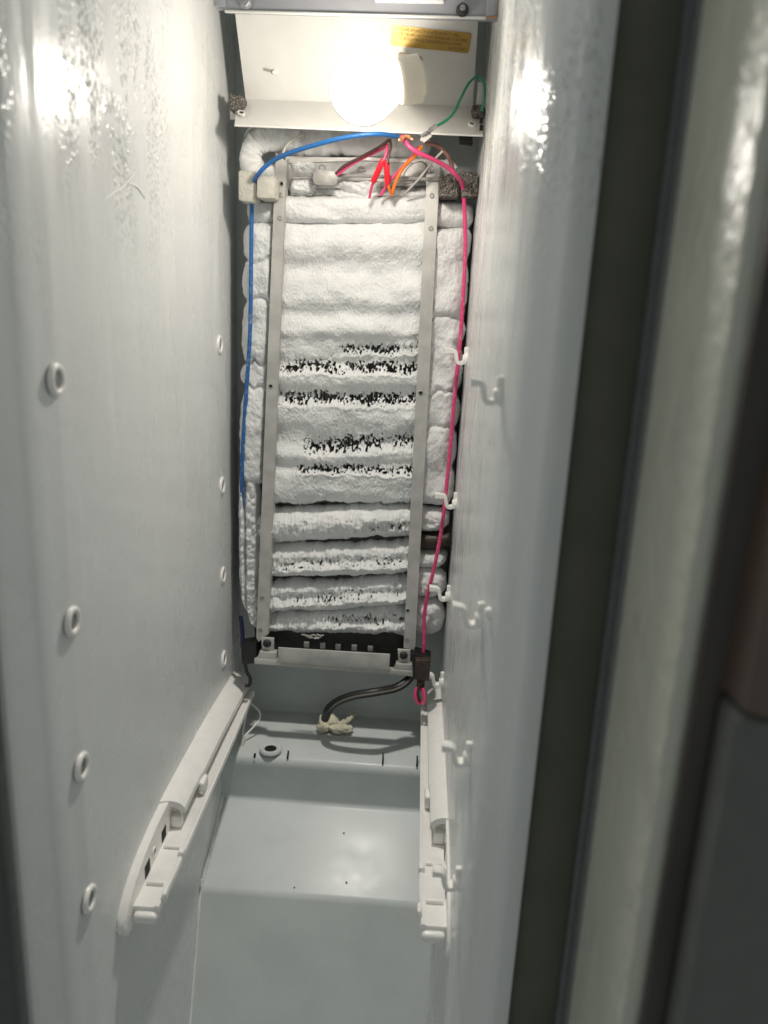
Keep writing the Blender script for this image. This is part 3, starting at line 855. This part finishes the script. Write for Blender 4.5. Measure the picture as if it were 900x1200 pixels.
# four separate rolls below
rolls = [(599, 642, 593, 635, 622, 621), (645, 684, 637, 677, 664, 659), (686, 724, 680, 714, 706, 696), (722, 746, 712, 754, 735, 727)]
for i, (lt, lb, rt, rb, bl, br) in enumerate(rolls):
    def hf(px, py, lt=lt, lb=lb, rt=rt, rb=rb, i=i):
        t = (px - 310) / 170.
        yt = lt + (rt - lt) * t; yb = lb + (rb - lb) * t; q = (py - yt) / (yb - yt)
        wv = (fbm(px / 30., py * 0 + i, 40 + i, 2) - .5) * .25
        q = q + wv * .5
        if i == 0: h = -.002 - .010 * np.clip((q - .5) / .5, 0, 1) ** 2 + .003 * np.exp(-((q - .35) / .2) ** 2)
        else: h = -.005 - .004 * np.exp(-((q - .45) / .14) ** 2) + .005 * np.exp(-((q - .68) / .22) ** 2)
        nd = (vnoise(px / 1.9, py / 8., 57 + i) - .5) * .0045 * np.clip(1.3 - np.abs(q - .5) / .4, 0, 1)
        return h + nd + (fbm(px / 14., py / 10., 50 + i, 3) - .5) * .011
    hb = None
    if i == 0: hb = bandset([(626, 616, 4, 430, 488, .1)], 61)
    else: hb = bandset([(bl, br, 5.0, 316 if i < 3 else 375, 486, (.30, .24, .40)[i - 1])], 61 + i)
    mid = [(322 - 12 * (lt - 600) / 150 - 14, lt), (306, (lt + lb) / 2), (306, lb)]
    frost('frost_roll', [(308, lt), (303, (lt + lb) / 2), (306, lb + 1)], [(486, rt), (490, (rt + rb) / 2), (486, rb + 1)], 380, 90, hf, seed=70 + i, wob=3.0 if i < 3 else 5.0, holes=hb, ew=(8, 8, (rb - rt) * .42, (rb - rt) * .38), base=-.040)

# left and right frost columns with scalloped edges
def column(name, outer, inner, nu, nv, bumps, side, seed, base=-.036):
    ys = np.array([p[1] for p in outer], float)
    def hf(px, py):
        h = -.003 + (fbm(px / 14., py / 20., seed, 3) - .5) * .007 + (fbm(px / 30., py / 40., seed + 3, 2) - .5) * .012
        for b in bumps: h = h - (.003 + .008 * np.clip(np.abs(px - 415) / 140., 0, 1) ** 4) * np.exp(-((py + (fbm(px / 9., px * 0, seed + int(b), 2) - .5) * 14 - b) / 2.6) ** 2)
        return h
    L, Rr = (outer, inner) if side < 0 else (inner, outer)
    return frost(name, L, Rr, nu, nv, hf, seed=seed, wob=1.6, ew=(17, 6, 10, 14) if side < 0 else (6, 20, 10, 14), base=base)
def scallop(x0, y0, x1, y1, joints, depth, sgn, n=60):
    out = []
    j = [y0] + joints + [y1]
    for k in range(n):
        y = y0 + (y1 - y0) * k / (n - 1)
        for a, b in zip(j, j[1:]):
            if a <= y <= b + 1e-6: t = (y - a) / (b - a); break
        s = 1 - (abs(2 * t - 1)) ** 3.2
        out.append((x0 + (x1 - x0) * (y - y0) / (y1 - y0) + sgn * depth * s - sgn * depth, y))
    return out
# upper left lobe, column, curtain
column('frost_lump', scallop(284, 229, 284, 262, [], 7, -1), [(322, 229), (321, 262)], 50, 50, [], -1, 101)
column('frost_column', scallop(280, 258, 275, 572, [303, 352, 426, 452], 6, -1, 120), [(322, 258), (313, 425), (306, 572)], 80, 420, [303, 352, 427, 452], -1, 102)
# curtain: vertical roll with rounded lower corner
cur_l = [(276, 556), (275, 600), (275, 640), (276, 680), (278, 705), (283, 722), (290, 733), (300, 741)]
cur_r = [(300, 556), (301, 600), (302, 640), (302, 680), (303, 705), (304, 722), (305, 735), (306, 744)]
def hcur(px, py):
    edge = 275 + (py - 556) * .01
    g = np.exp(-((px - edge - 9 - (fbm(py / 30., px * 0, 7, 2) - .5) * 2) / 1.6) ** 2)
    return -.010 - .010 * g + (fbm(px / 5., py / 4.5, 105, 3) - .5) * .010
frost('frost_curtain', cur_l, cur_r, 60, 220, hcur, seed=106, wob=1.0, ew=(7, 7, 3, 8))
# small bits between curtain and left strap
for k, (x0, y0, x1, y1) in enumerate([(298, 606, 314, 640), (299, 648, 312, 664), (299, 664, 312, 684), (300, 690, 311, 724)]):
    frost('frost_lump', [(x0, y0), (x0 - 2, (y0 + y1) / 2), (x0, y1)], [(x1, y0), (x1 + 1, (y0 + y1) / 2), (x1, y1)], 30, 40, lambda px, py: -.014 + (fbm(px / 5., py / 5., 33, 2) - .5) * .014, seed=120 + k, wob=3, ew=(6, 4, 6, 8), base=-.04)
# right side
column('frost_lump', scallop(557, 231, 557, 266, [], 9, 1), [(505, 231), (504, 266)], 80, 50, [], 1, 111)
column('frost_column', scallop(556, 264, 532, 596, [305, 372, 405, 462, 505, 550], 6, 1, 120), [(503, 264), (498, 372), (494, 462), (488, 596)], 90, 420, [372, 462, 503], 1, 112)
for k, (y0, y1, x0, x1, xl0) in enumerate([(597, 628, 527, 528, 490), (648, 671, 526, 523, 489), (668, 708, 525, 524, 487), (706, 752, 523, 523, 486)]):
    yc = (y0 + y1) / 2
    def hl_(px, py, yc=yc, k=k):
        return -.006 - .008 * np.clip(np.abs(py - yc) / 20., 0, 1) ** 2 + (fbm(px / 8., py / 8., 130 + k, 3) - .5) * .010
    frost('frost_lump', [(xl0, y0), (xl0 - 2, yc), (xl0, y1)], scallop(x0, y0, x1, y1, [], 16 if k != 1 else 9, 1, 24), 60, 50, hl_, seed=140 + k, wob=2.0, ew=(4, 14, 10, 10), base=-.04)
# bare brown tube end between the right lumps
bm = BM(); add_tube(bm, [ev(488, 637, -.018), ev(505, 637, -.016), ev(528, 636, -.018)], .0105, 14); finish('tube_end', bm, BROWN, evap)

# straps: thin angle sections with a side flange
def strap(tl_, tr_, bl_, br_, notch, flange):
    bm = BM()
    H0, H1 = .0015, .0045
    top = [tl_, tr_] if not notch else notch
    n = 40
    for face in range(1):
        pass
    poly = top + [br_] + ([((bl_[0] + br_[0]) / 2 - 4, max(bl_[1], br_[1]) + 5)] if flange < 0 else [((bl_[0] + br_[0]) / 2 + 6, br_[1] + 4)]) + [bl_]
    add_prism(bm, [ev(*p, H1) for p in poly], Vector(EN) * -.0018)
    # flange standing back from the right hand edge
    a0, a1 = (tr_, br_)
    f0 = [ev(a0[0] - .6, a0[1] + 2, H1 - .0004), ev(a1[0] - .6, a1[1], H1 - .0004), ev(a1[0] + .6, a1[1], H1 + .0006), ev(a0[0] + .6, a0[1] + 2, H1 + .0006)]
    add_prism(bm, f0, Vector(EN) * -.018)
    return finish('strap', bm, ALU, evap)
s1 = strap((322, 196), (336.5, 190), (301, 746), (314.5, 742), [(324, 179), (337, 191)], -1)
s2 = strap((499, 206), (514.5, 204), (473, 758), (486, 757), [(500, 205), (514.5, 203)], 1)
def strap_hole(px, py, par, dark, r=.0026):
    c = ev(px, py, .0046); bm = BM()
    add_lathe(bm, [(r * 1.35, -.0008), (r * 1.25, .0008), (r * .9, .0012), (r * .8, .0002)], c, EN, 16); o = finish('rivet', bm, ALUD, par)
    bm = BM(); add_lathe(bm, [(r * .82, .0004), (0, .0004)], c, EN, 12); finish('hole', bm, HOLE if dark else ALUD, o)
for q in [(331, 216, 1), (330, 229, 0), (329, 256, 0), (318, 452, 1), (308, 699, 0), (306, 737, 0)]: strap_hole(*q[:2], s1, q[2])
for q in [(506, 230, 0), (505, 268, 0), (493, 460, 1), (478, 714, 1), (477, 748, 0)]: strap_hole(*q[:2], s2, q[2])
# little flag on top of the right strap
bm = BM(); add_prism(bm, [ev(*q, .001) for q in ((506, 190), (515, 193), (516, 206), (509, 204))], Vector(EN) * -.0018); finish('strap_flag', bm, ALU, evap)

# frosted header pipe bending round at the upper left
def frost_pipe(name, pts, r, seed, seg=22, n=14):
    pth = spline(pts, n); N = len(pth)
    out = np.zeros((N, seg + 1, 3)); ref = None
    ang = np.linspace(0, 2 * np.pi, seg + 1)
    for i, p in enumerate(pth):
        t = (pth[min(i + 1, N - 1)] - pth[max(i - 1, 0)]).normalized()
        if ref is None: ref = Vector((0, 1, 0))
        ref = (ref - t * ref.dot(t)).normalized(); bi = t.cross(ref)
        endf = min(1, (min(i, N - 1 - i) + .3) / 5.) ** .5
        a2 = ang.copy(); a2[-1] = a2[0]
        nz = fbm(np.full(seg + 1, i / 5.), np.cos(a2) * 2 + 5, seed, 3) - .5
        nz2 = fbm(np.full(seg + 1, i / 1.6), np.sin(a2) * 4 + np.cos(a2) * 3, seed + 1, 3) - .5
        rr = r * endf * (1 + nz * .35 + nz2 * .22)
        for k in range(seg + 1):
            out[i, k] = p + (ref * math.cos(ang[k]) + bi * math.sin(ang[k])) * rr[k]
    return grid_mesh(name, out, FROST, evap)
yk = 1.14
frost_pipe('frost_pipe', [aty(356, 166, yk), aty(332, 163, yk), aty(305, 166, yk - .004), aty(294, 181, yk - .006), aty(299, 201, yk - .002), aty(318, 207, yk), aty(336, 208, yk)], .0150, 201, 26, 22)
frost_pipe('frost_pipe', [aty(322, 168, 1.153), aty(380, 166, 1.153), aty(440, 168, 1.154), aty(505, 172, 1.156)], .0185, 205, 26, 30)
# grey header plate, its heater tube and the frost behind the wires
bm = BM(); add_prism(bm, [aty(*q, 1.14) for q in ((334, 183), (500, 186), (532, 188), (520, 216), (336, 222))], Vector((0, .004, 0)), .0006)
hp = finish('header_plate', bm, simple('frosted_aluminium', (.66, .655, .64), .75, var=.45, nscale=38, bumpd=.0012, bscale=240), evap)
bm = BM(); pp_ = spline([aty(420, 196, 1.137), aty(424, 195, 1.136), aty(428, 198, 1.136), aty(424, 200, 1.136), aty(420, 199, 1.136), aty(420, 196, 1.137)], 5); add_tube(bm, pp_, .0009, 6); finish('loop', bm, ALU, hp)
bm = BM(); add_prism(bm, [aty(*q, 1.137) for q in ((338, 186), (430, 184), (500, 189), (498, 192), (430, 188), (338, 191))], Vector((0, .003, 0))); finish('fold', bm, ALU, hp)
bm = BM(); add_tube(bm, [aty(346, 205, 1.122), aty(420, 206, 1.122), aty(524, 211, 1.122)], .0022, 8); finish('heater_tube', bm, ALUD, evap)
bm = BM(); add_prism(bm, rounded_quad([aty(*q, 1.112) for q in ((367, 198), (396, 201), (395, 217), (367, 216))], .004), Vector((0, .004, 0)), .0012); clip = finish('heater_clip', bm, ALUD, evap)
bm = BM(); pp_ = spline([aty(374, 199, 1.114), aty(375, 194, 1.114), aty(380, 194, 1.114), aty(381, 199, 1.114)], 5); add_tube(bm, pp_, .0012, 6); finish('clip_loop', bm, ALUD, clip)
bm = BM(); add_lathe(bm, [(.0, -.004), (.013, -.003), (.015, .0), (.013, .003), (0, .004)], aty(486, 204, 1.132), (0, -1, 0), 20, (1.3, .8)); finish('heater_end', bm, ALUD, evap)
frost('frost_bank', [(336, 208), (334, 232)], [(506, 206), (506, 230)], 200, 50, lambda px, py: -.014 - .018 * np.clip((224 - py) / 18., 0, 1) + (fbm(px / 16., py / 9., 210, 3) - .5) * .014, seed=211, wob=4, ew=(6, 6, 12, 4), base=-.045)
for k, (x0, y0, x1, y1, hh) in enumerate([(337, 183, 368, 200, .004), (398, 206, 446, 222, .010), (466, 190, 506, 214, .004), (338, 206, 366, 228, .012), (505, 184, 534, 206, .000)]):
    frost('frost_lump', [(x0, y0 + 3), (x0 - 3, (y0 + y1) / 2), (x0 + 2, y1)], [(x1 - 4, y0), (x1 + 3, (y0 + y1) / 2), (x1, y1)], 60, 40, lambda px, py, hh=hh, k=k: -.008 + hh * .7 + (fbm(px / 8., py / 6., 400 + k, 3) - .5) * .014, seed=410 + k, wob=5, ew=(12, 12, 9, 8), base=-.018)
bm = BM(); add_tube(bm, spline([ev(338, 213, -.012), ev(352, 221, -.008), ev(364, 228, -.008)], 6), .0018, 6); finish('stay_wire', bm, ALUD, evap)
# flat metal bar of the heater's far end
bm = BM(); add_prism(bm, [aty(*q, 1.126) for q in ((440, 214), (500, 208), (502, 211), (441, 219))], Vector((0, .003, 0))); finish('stay_bar', bm, ALUD, evap)

# ================================================================== bottom bracket
br = empty('bottom_bracket', ev(395, 775, -.01), 'metal bracket with screws and a grey plate under the frost', 'bracket')
Yb = 1.106
def slab(name, qs, y, depth, mat, par, bev=.0006):
    bm = BM(); add_prism(bm, [aty(*q, y) for q in qs], Vector((0, depth, 0)), bev); return finish(name, bm, mat, par)
slab('rail', [(298, 772), (484, 787), (484, 793), (298, 778)], Yb - .010, .010, ALU, br)
slab('deflector_plate', [(326, 759), (457, 767), (456, 785.5), (326, 776)], Yb - .016, .003, ALU, br)
slab('back_channel', [(298, 736), (484, 742), (482, 790), (300, 776)], 1.133, .010, DARKMET, br)
for q in [(359, 756), (378, 757), (396, 758.5), (415, 759.5), (434, 760.5)]:
    slab('spacer', [(q[0] - 3, q[1] - 3), (q[0] + 3, q[1] - 2.6), (q[0] + 3, q[1] + 3.4), (q[0] - 3, q[1] + 3)], 1.125, .006, ALUD, br)
for i, (x, y) in enumerate([(313, 754), (473, 768)]):
    lug = slab('screw_lug', [(x - 7, y - 7), (x + 8, y - 6), (x + 8, y + 11), (x - 6, y + 10)], Yb - .002, .004, ALU, br)
    slab('foot', [(x - 9, y + 10), (x + 11, y + 11), (x + 11, y + 21), (x - 12, y + 19)], Yb - .008, .012, ALU, br)
    c = aty(x, y, Yb - .0025)
    bm = BM(); add_lathe(bm, [(.0062, 0), (.0060, .0016), (.0046, .0038), (.002, .0046), (0, .0047)], c, (0, -1, 0), 20); sc = finish('screw', bm, DARKMET, lug)
    bm = BM()
    for a in (.6, .6 + math.pi / 2):
        d = Vector((math.cos(a), 0, math.sin(a))) * .0032; add_tube(bm, [c + Vector((0, -.0042, 0)) - d, c + Vector((0, -.0042, 0)) + d], .0007, 4)
    finish('cross_recess', bm, HOLE, sc)
# crumpled foil bit on top of the channel
bm = BM()
for k in range(7):
    x = 358 + k * 3 + random.uniform(-1, 1); y = 745 + random.uniform(-2.5, 2.5)
    add_tube(bm, [aty(x - 4, y, 1.102), aty(x, y + random.uniform(-2, 2), 1.099), aty(x + 4, y + random.uniform(-2, 2), 1.102)], .0011, 5)
finish('foil_scrap', bm, ALU, br)
# dark bushings at either end
slab('end_bushing', [(282, 757), (300, 754), (301, 778), (283, 779)], Yb - .006, .03, BLACK, br, .002)
slab('end_bushing', [(482, 766), (505, 772), (502, 797), (484, 794)], Yb - .012, .03, BLACK, br, .002)

# ================================================================== wires
def wire(label, pts, r, mat, name='wire', cat='wire', n=8, seg=10, group='wires'):
    bm = BM(); add_tube(bm, spline(pts, n), r * .88, seg)
    return tag(finish(name, bm, mat), label, cat, group)
def evh(px, py, h): 
    return ev(px, py, h)
wire('blue wire running from under the lip down the left side of the frost', [aty(466, 160, 1.069), aty(440, 157, 1.05), aty(400, 162, 1.05), aty(362, 172, 1.059), aty(335, 181, 1.069), aty(316, 191, 1.079), aty(303, 204, 1.083)] + [evh(298, 222, .016), evh(296, 250, .006), evh(295, 310, .004), evh(294, 380, .004), evh(291, 430, .002), evh(287, 480, -.001), evh(284, 520, -.004), evh(282, 560, -.009), evh(281, 590, -.016), evh(281, 615, -.028)], .0032, BLUEF)
wire('long pink wire hanging down the right side of the frost', [aty(471, 160, 1.059), aty(480, 172, 1.05), aty(492, 180, 1.05), aty(508, 187, 1.059), aty(524, 196, 1.071), aty(535, 206, 1.079)] + [evh(541, 222, .022), evh(544, 250, .010), evh(545, 290, .006), evh(543, 340, .005), evh(539, 400, .005), evh(533, 460, .004), evh(528, 520, .004), evh(523, 570, .006), evh(517, 620, .010), evh(508, 665, .012), evh(500, 700, .006), evh(497, 725, .003), evh(497, 750, .004), evh(495, 775, .004)], .0030, PINKF)
wire('thin green earth wire arching over the right end of the lip', [aty(564, 130, 1.04), aty(567.5, 116, 1.035), aty(567, 98, 1.03), aty(560, 90, 1.03), aty(550, 97, 1.02), aty(541, 113, 1.01), aty(533, 130, 1.008), aty(523, 141, 1.01), aty(511, 148, 1.012)], .0017, GREEN)
t = empty('spade_terminal', aty(500, 155, 1.014), 'silver spade terminal on the lip at the end of the green wire', 'terminal')
bm = BM(); add_tube(bm, [aty(512, 147, 1.012), aty(503, 153, 1.012)], .0024, 8); finish('crimp', bm, STEEL, t)
bm = BM(); add_prism(bm, [aty(*q, 1.011) for q in ((506, 150), (508, 153), (494, 160), (491, 158))], Vector((0, .0016, 0))); finish('blade', bm, STEEL, t)
bm = BM(); add_prism(bm, [aty(*q, 1.013) for q in ((494, 160), (505, 154), (506, 160), (497, 167), (492, 164))], Vector((0, .003, 0))); finish('tab', bm, ALUD, t)
wire('brown wire rising from the heater clip to the wire bundle', [aty(394, 203, 1.111), aty(404, 194, 1.103), aty(425, 183, 1.098), aty(443, 173, 1.088), aty(456, 164, 1.079)], .0020, BRNW)
wire('short pink wire rising beside the brown one from the heater clip', [aty(395, 205, 1.112), aty(410, 194, 1.106), aty(428, 184, 1.102), aty(447, 175, 1.094), aty(453, 170, 1.086), aty(453, 178, 1.086), aty(449, 190, 1.086)], .0021, PINK)
wire('dark brown wire dropping from the bundle into the right red sleeve', [aty(457, 163, 1.079), aty(458, 172, 1.083), aty(456, 180, 1.086), aty(454, 192, 1.086)], .0020, BRNW)
def sleeve(label, a, b):
    bm = BM(); p, q = aty(*a), aty(*b); d = (q - p)
    add_tube(bm, [p, p + d * .05, p + d * .5, p + d * .95, q], .0034, 12, rf=lambda t: .0026 + .0012 * math.sin(math.pi * min(max(t, .0), 1)) ** .4)
    return tag(finish('wire_sleeve', bm, REDS), label, 'sleeve', 'red sleeves on the wires')
sleeve('bright red sleeve, left of the two above the frost, leaning left', (449, 187, 1.086), (437, 214, 1.098))
sleeve('bright red sleeve, right of the two above the frost, nearly upright', (453, 188, 1.089), (454, 217, 1.098))
wire('short pink wire end from the left red sleeve into the frost', [aty(438, 212, 1.098), aty(435, 221, 1.103), aty(433, 232, 1.11)], .0019, PINK)
wire('short orange wire end from the right red sleeve into the frost', [aty(454, 214, 1.096), aty(456, 221, 1.1), aty(459, 229, 1.108)], .0021, ORANGE)
wire('pink wire slanting down behind the orange one into the frost', [aty(490, 173, 1.075), aty(482, 185, 1.09), aty(468, 200, 1.103), aty(456, 213, 1.106), aty(446, 229, 1.112)], .0022, PINK)
wire('orange wire slanting down from the bundle into the frost', [aty(494, 172, 1.069), aty(486, 183, 1.083), aty(474, 195, 1.098), aty(466, 208, 1.102), aty(459, 227, 1.108)], .0024, ORANGE)
wire('thin grey wire slanting down to the frost near the right strap', [aty(519, 177, 1.09), aty(508, 188, 1.098), aty(498, 201, 1.102), aty(488, 213, 1.105), aty(474, 227, 1.112)], .0017, GREYW)
wire('reddish brown wire looping behind the pink wire at the right', [aty(498, 168, 1.103), aty(512, 171, 1.108), aty(523, 180, 1.113), aty(529, 192, 1.116), aty(531, 206, 1.118)], .0030, simple('rust_brown_insulation', (.22, .11, .09), .45))
wire('thin white cable curling up behind the top of left strap', [aty(331, 182, 1.103), aty(335, 172, 1.108), aty(344, 163, 1.11), aty(356, 158, 1.111)], .0017, FOAMW)
wire('frosty thin stay at the far upper left beneath the lip', [aty(297, 148, 1.118), aty(291, 152, 1.128), aty(287, 160, 1.133)], .0014, FOAMW)
# stripped copper ends by the pink wire's top
cp = simple('copper', (.75, .38, .18), .4, .7)
bm = BM()
for q in ((468, 163), (470, 166), (483, 163), (481, 160)): add_tube(bm, [aty(475, 159, 1.052), aty(*q, 1.044)], .0012, 6)
for q in ((468, 164), (483, 163)):
    add_lathe(bm, [(0, -.0016), (.0018, 0), (0, .0016)], aty(*q, 1.042), (0, -1, 0), 10)
tag(finish('wire_splice', bm, cp), 'bare copper strands where the wires meet below the lip', 'splice')
# black wire tails below the bracket
wire('black wire tail hooked below the left end of the bracket', [aty(287, 775, 1.103), aty(289, 787, 1.1), aty(293, 795, 1.098), aty(292, 803, 1.098), aty(287, 803, 1.098)], .0030, BLACK)
wire('dark navy wire down the left wall behind the frost curtain', [aty(282, 722, 1.128), aty(284, 740, 1.128), aty(284, 758, 1.123)], .0036, simple('navy_insulation', (.012, .015, .06), .4))
cn = empty('wire_connector', aty(494, 785, 1.079), 'dark brown wire connector with a pink loop below the right bracket end', 'connector')
slab('connector_body', [(487, 774), (505, 774), (503, 799), (486, 797)], 1.063, .014, BROWN, cn, .002)
slab('connector_neck', [(489, 797), (498, 798), (497, 810), (488, 809)], 1.069, .008, BROWN, cn, .001)
bm = BM(); add_tube(bm, spline([aty(489, 805, 1.067), aty(487, 815, 1.063), aty(490, 823, 1.061), aty(496, 823, 1.061), aty(497, 814, 1.063), aty(495, 806, 1.067)], 6), .0027, 8); finish('wire_loop', bm, PINK, cn)
bm = BM(); add_tube(bm, spline([aty(492, 800, 1.065), aty(490, 812, 1.061), aty(492, 822, 1.059)], 6), .0022, 8); finish('wire_lead', bm, BROWN, cn)
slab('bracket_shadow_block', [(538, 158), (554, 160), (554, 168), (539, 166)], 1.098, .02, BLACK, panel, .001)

# ================================================================== drain hose, putty and the little cord
hp_ = [aty(486, 786, 1.12), aty(478, 797, 1.105), aty(464, 806, 1.095), aty(440, 811, 1.08), aty(416, 815, 1.08), aty(398, 821, 1.085), aty(386, 830, 1.095), aty(381, 842, 1.115)]
hose = empty('drain_hose', hp_[-1], 'black double drain hose curving from the bracket to the putty plug', 'hose')
pth = spline(hp_, 10)
bm = BM(); add_tube(bm, pth, .0064, 14); finish('outer_tube', bm, BLACK, hose)
bm = BM(); add_tube(bm, [p + Vector((.001, -.0064, .0014)) for p in pth], .0016, 8); finish('thin_tube', bm, simple('clear_tube', (.16, .15, .13), .25), hose)
pc = atz(385, 846, -.648)
put = empty('drain_plug', atz(385, 850, -.658), 'cream putty lump with a twisted cloth end stuck on the drain ledge', 'plug')
def lump(name, c, rx, ry, rz, mat, par, seed, amp=.3, n=28):
    th_, ph = np.meshgrid(np.linspace(0, np.pi, n), np.linspace(0, 2 * np.pi, 2 * n + 1), indexing='ij')
    x = np.sin(th_) * np.cos(ph); y = np.sin(th_) * np.sin(ph); z = np.cos(th_)
    k = 1 + amp * (fbm(x * 2.2 + z * 1.3 + 7, y * 2.2 - z * 1.7 + 9, seed, 3) - .5) * 2 * (np.sin(th_) ** .5)
    pts = np.stack([c.x + x * rx * k, c.y + y * ry * k, c.z + z * rz * k], -1)
    return grid_mesh(name, pts, mat, par)
lump('putty', pc, .0170, .0140, .0125, PUTTY, put, 301, .35)
lump('putty', atz(396, 853, -.652), .0200, .0095, .0075, PUTTY, put, 303, .5)
lump('putty', atz(378, 853, -.652), .0095, .0080, .0070, PUTTY, put, 307, .4)
bm = BM()
cl = spline([atz(392, 851, -.650), atz(402, 847, -.645), atz(410, 842, -.642), atz(417, 833, -.640)], 10)
for s in range(3):
    pt = []
    for i, p in enumerate(cl):
        a = i * .33 + s * 2.1; pt.append(p + Vector((math.cos(a) * .0028, math.sin(a) * .002, math.sin(a + 1) * .0028)))
    add_tube(bm, pt, .0032, 8, rf=lambda t: .0036 * (1 - .45 * t))
finish('cloth_twist', bm, PUTTY, put)
cord = empty('probe_cord', atz(283, 874, -.655), 'thin white cord looping beside the left rail down to a white plug', 'cord')
bm = BM(); add_tube(bm, spline([atx(289, 822, XL + .016), aty(296, 826, 1.14), aty(304, 834, 1.13), aty(304, 843, 1.12), aty(296, 853, 1.11), aty(287, 862, 1.10), aty(285, 868, 1.10)], 8), .0013, 8); finish('cord_loop', bm, WHITE, cord)
bm = BM(); add_tube(bm, spline([aty(292, 824, 1.14), aty(288, 840, 1.12), aty(285, 856, 1.11), aty(284, 868, 1.10)], 8), .0012, 8); finish('cord_lead', bm, WHITE, cord)
bm = BM(); add_tube(bm, [aty(285, 866, 1.098), aty(283, 876, 1.09), aty(280, 887, 1.082)], .0034, 10); finish('cord_plug', bm, FOAMW, cord)
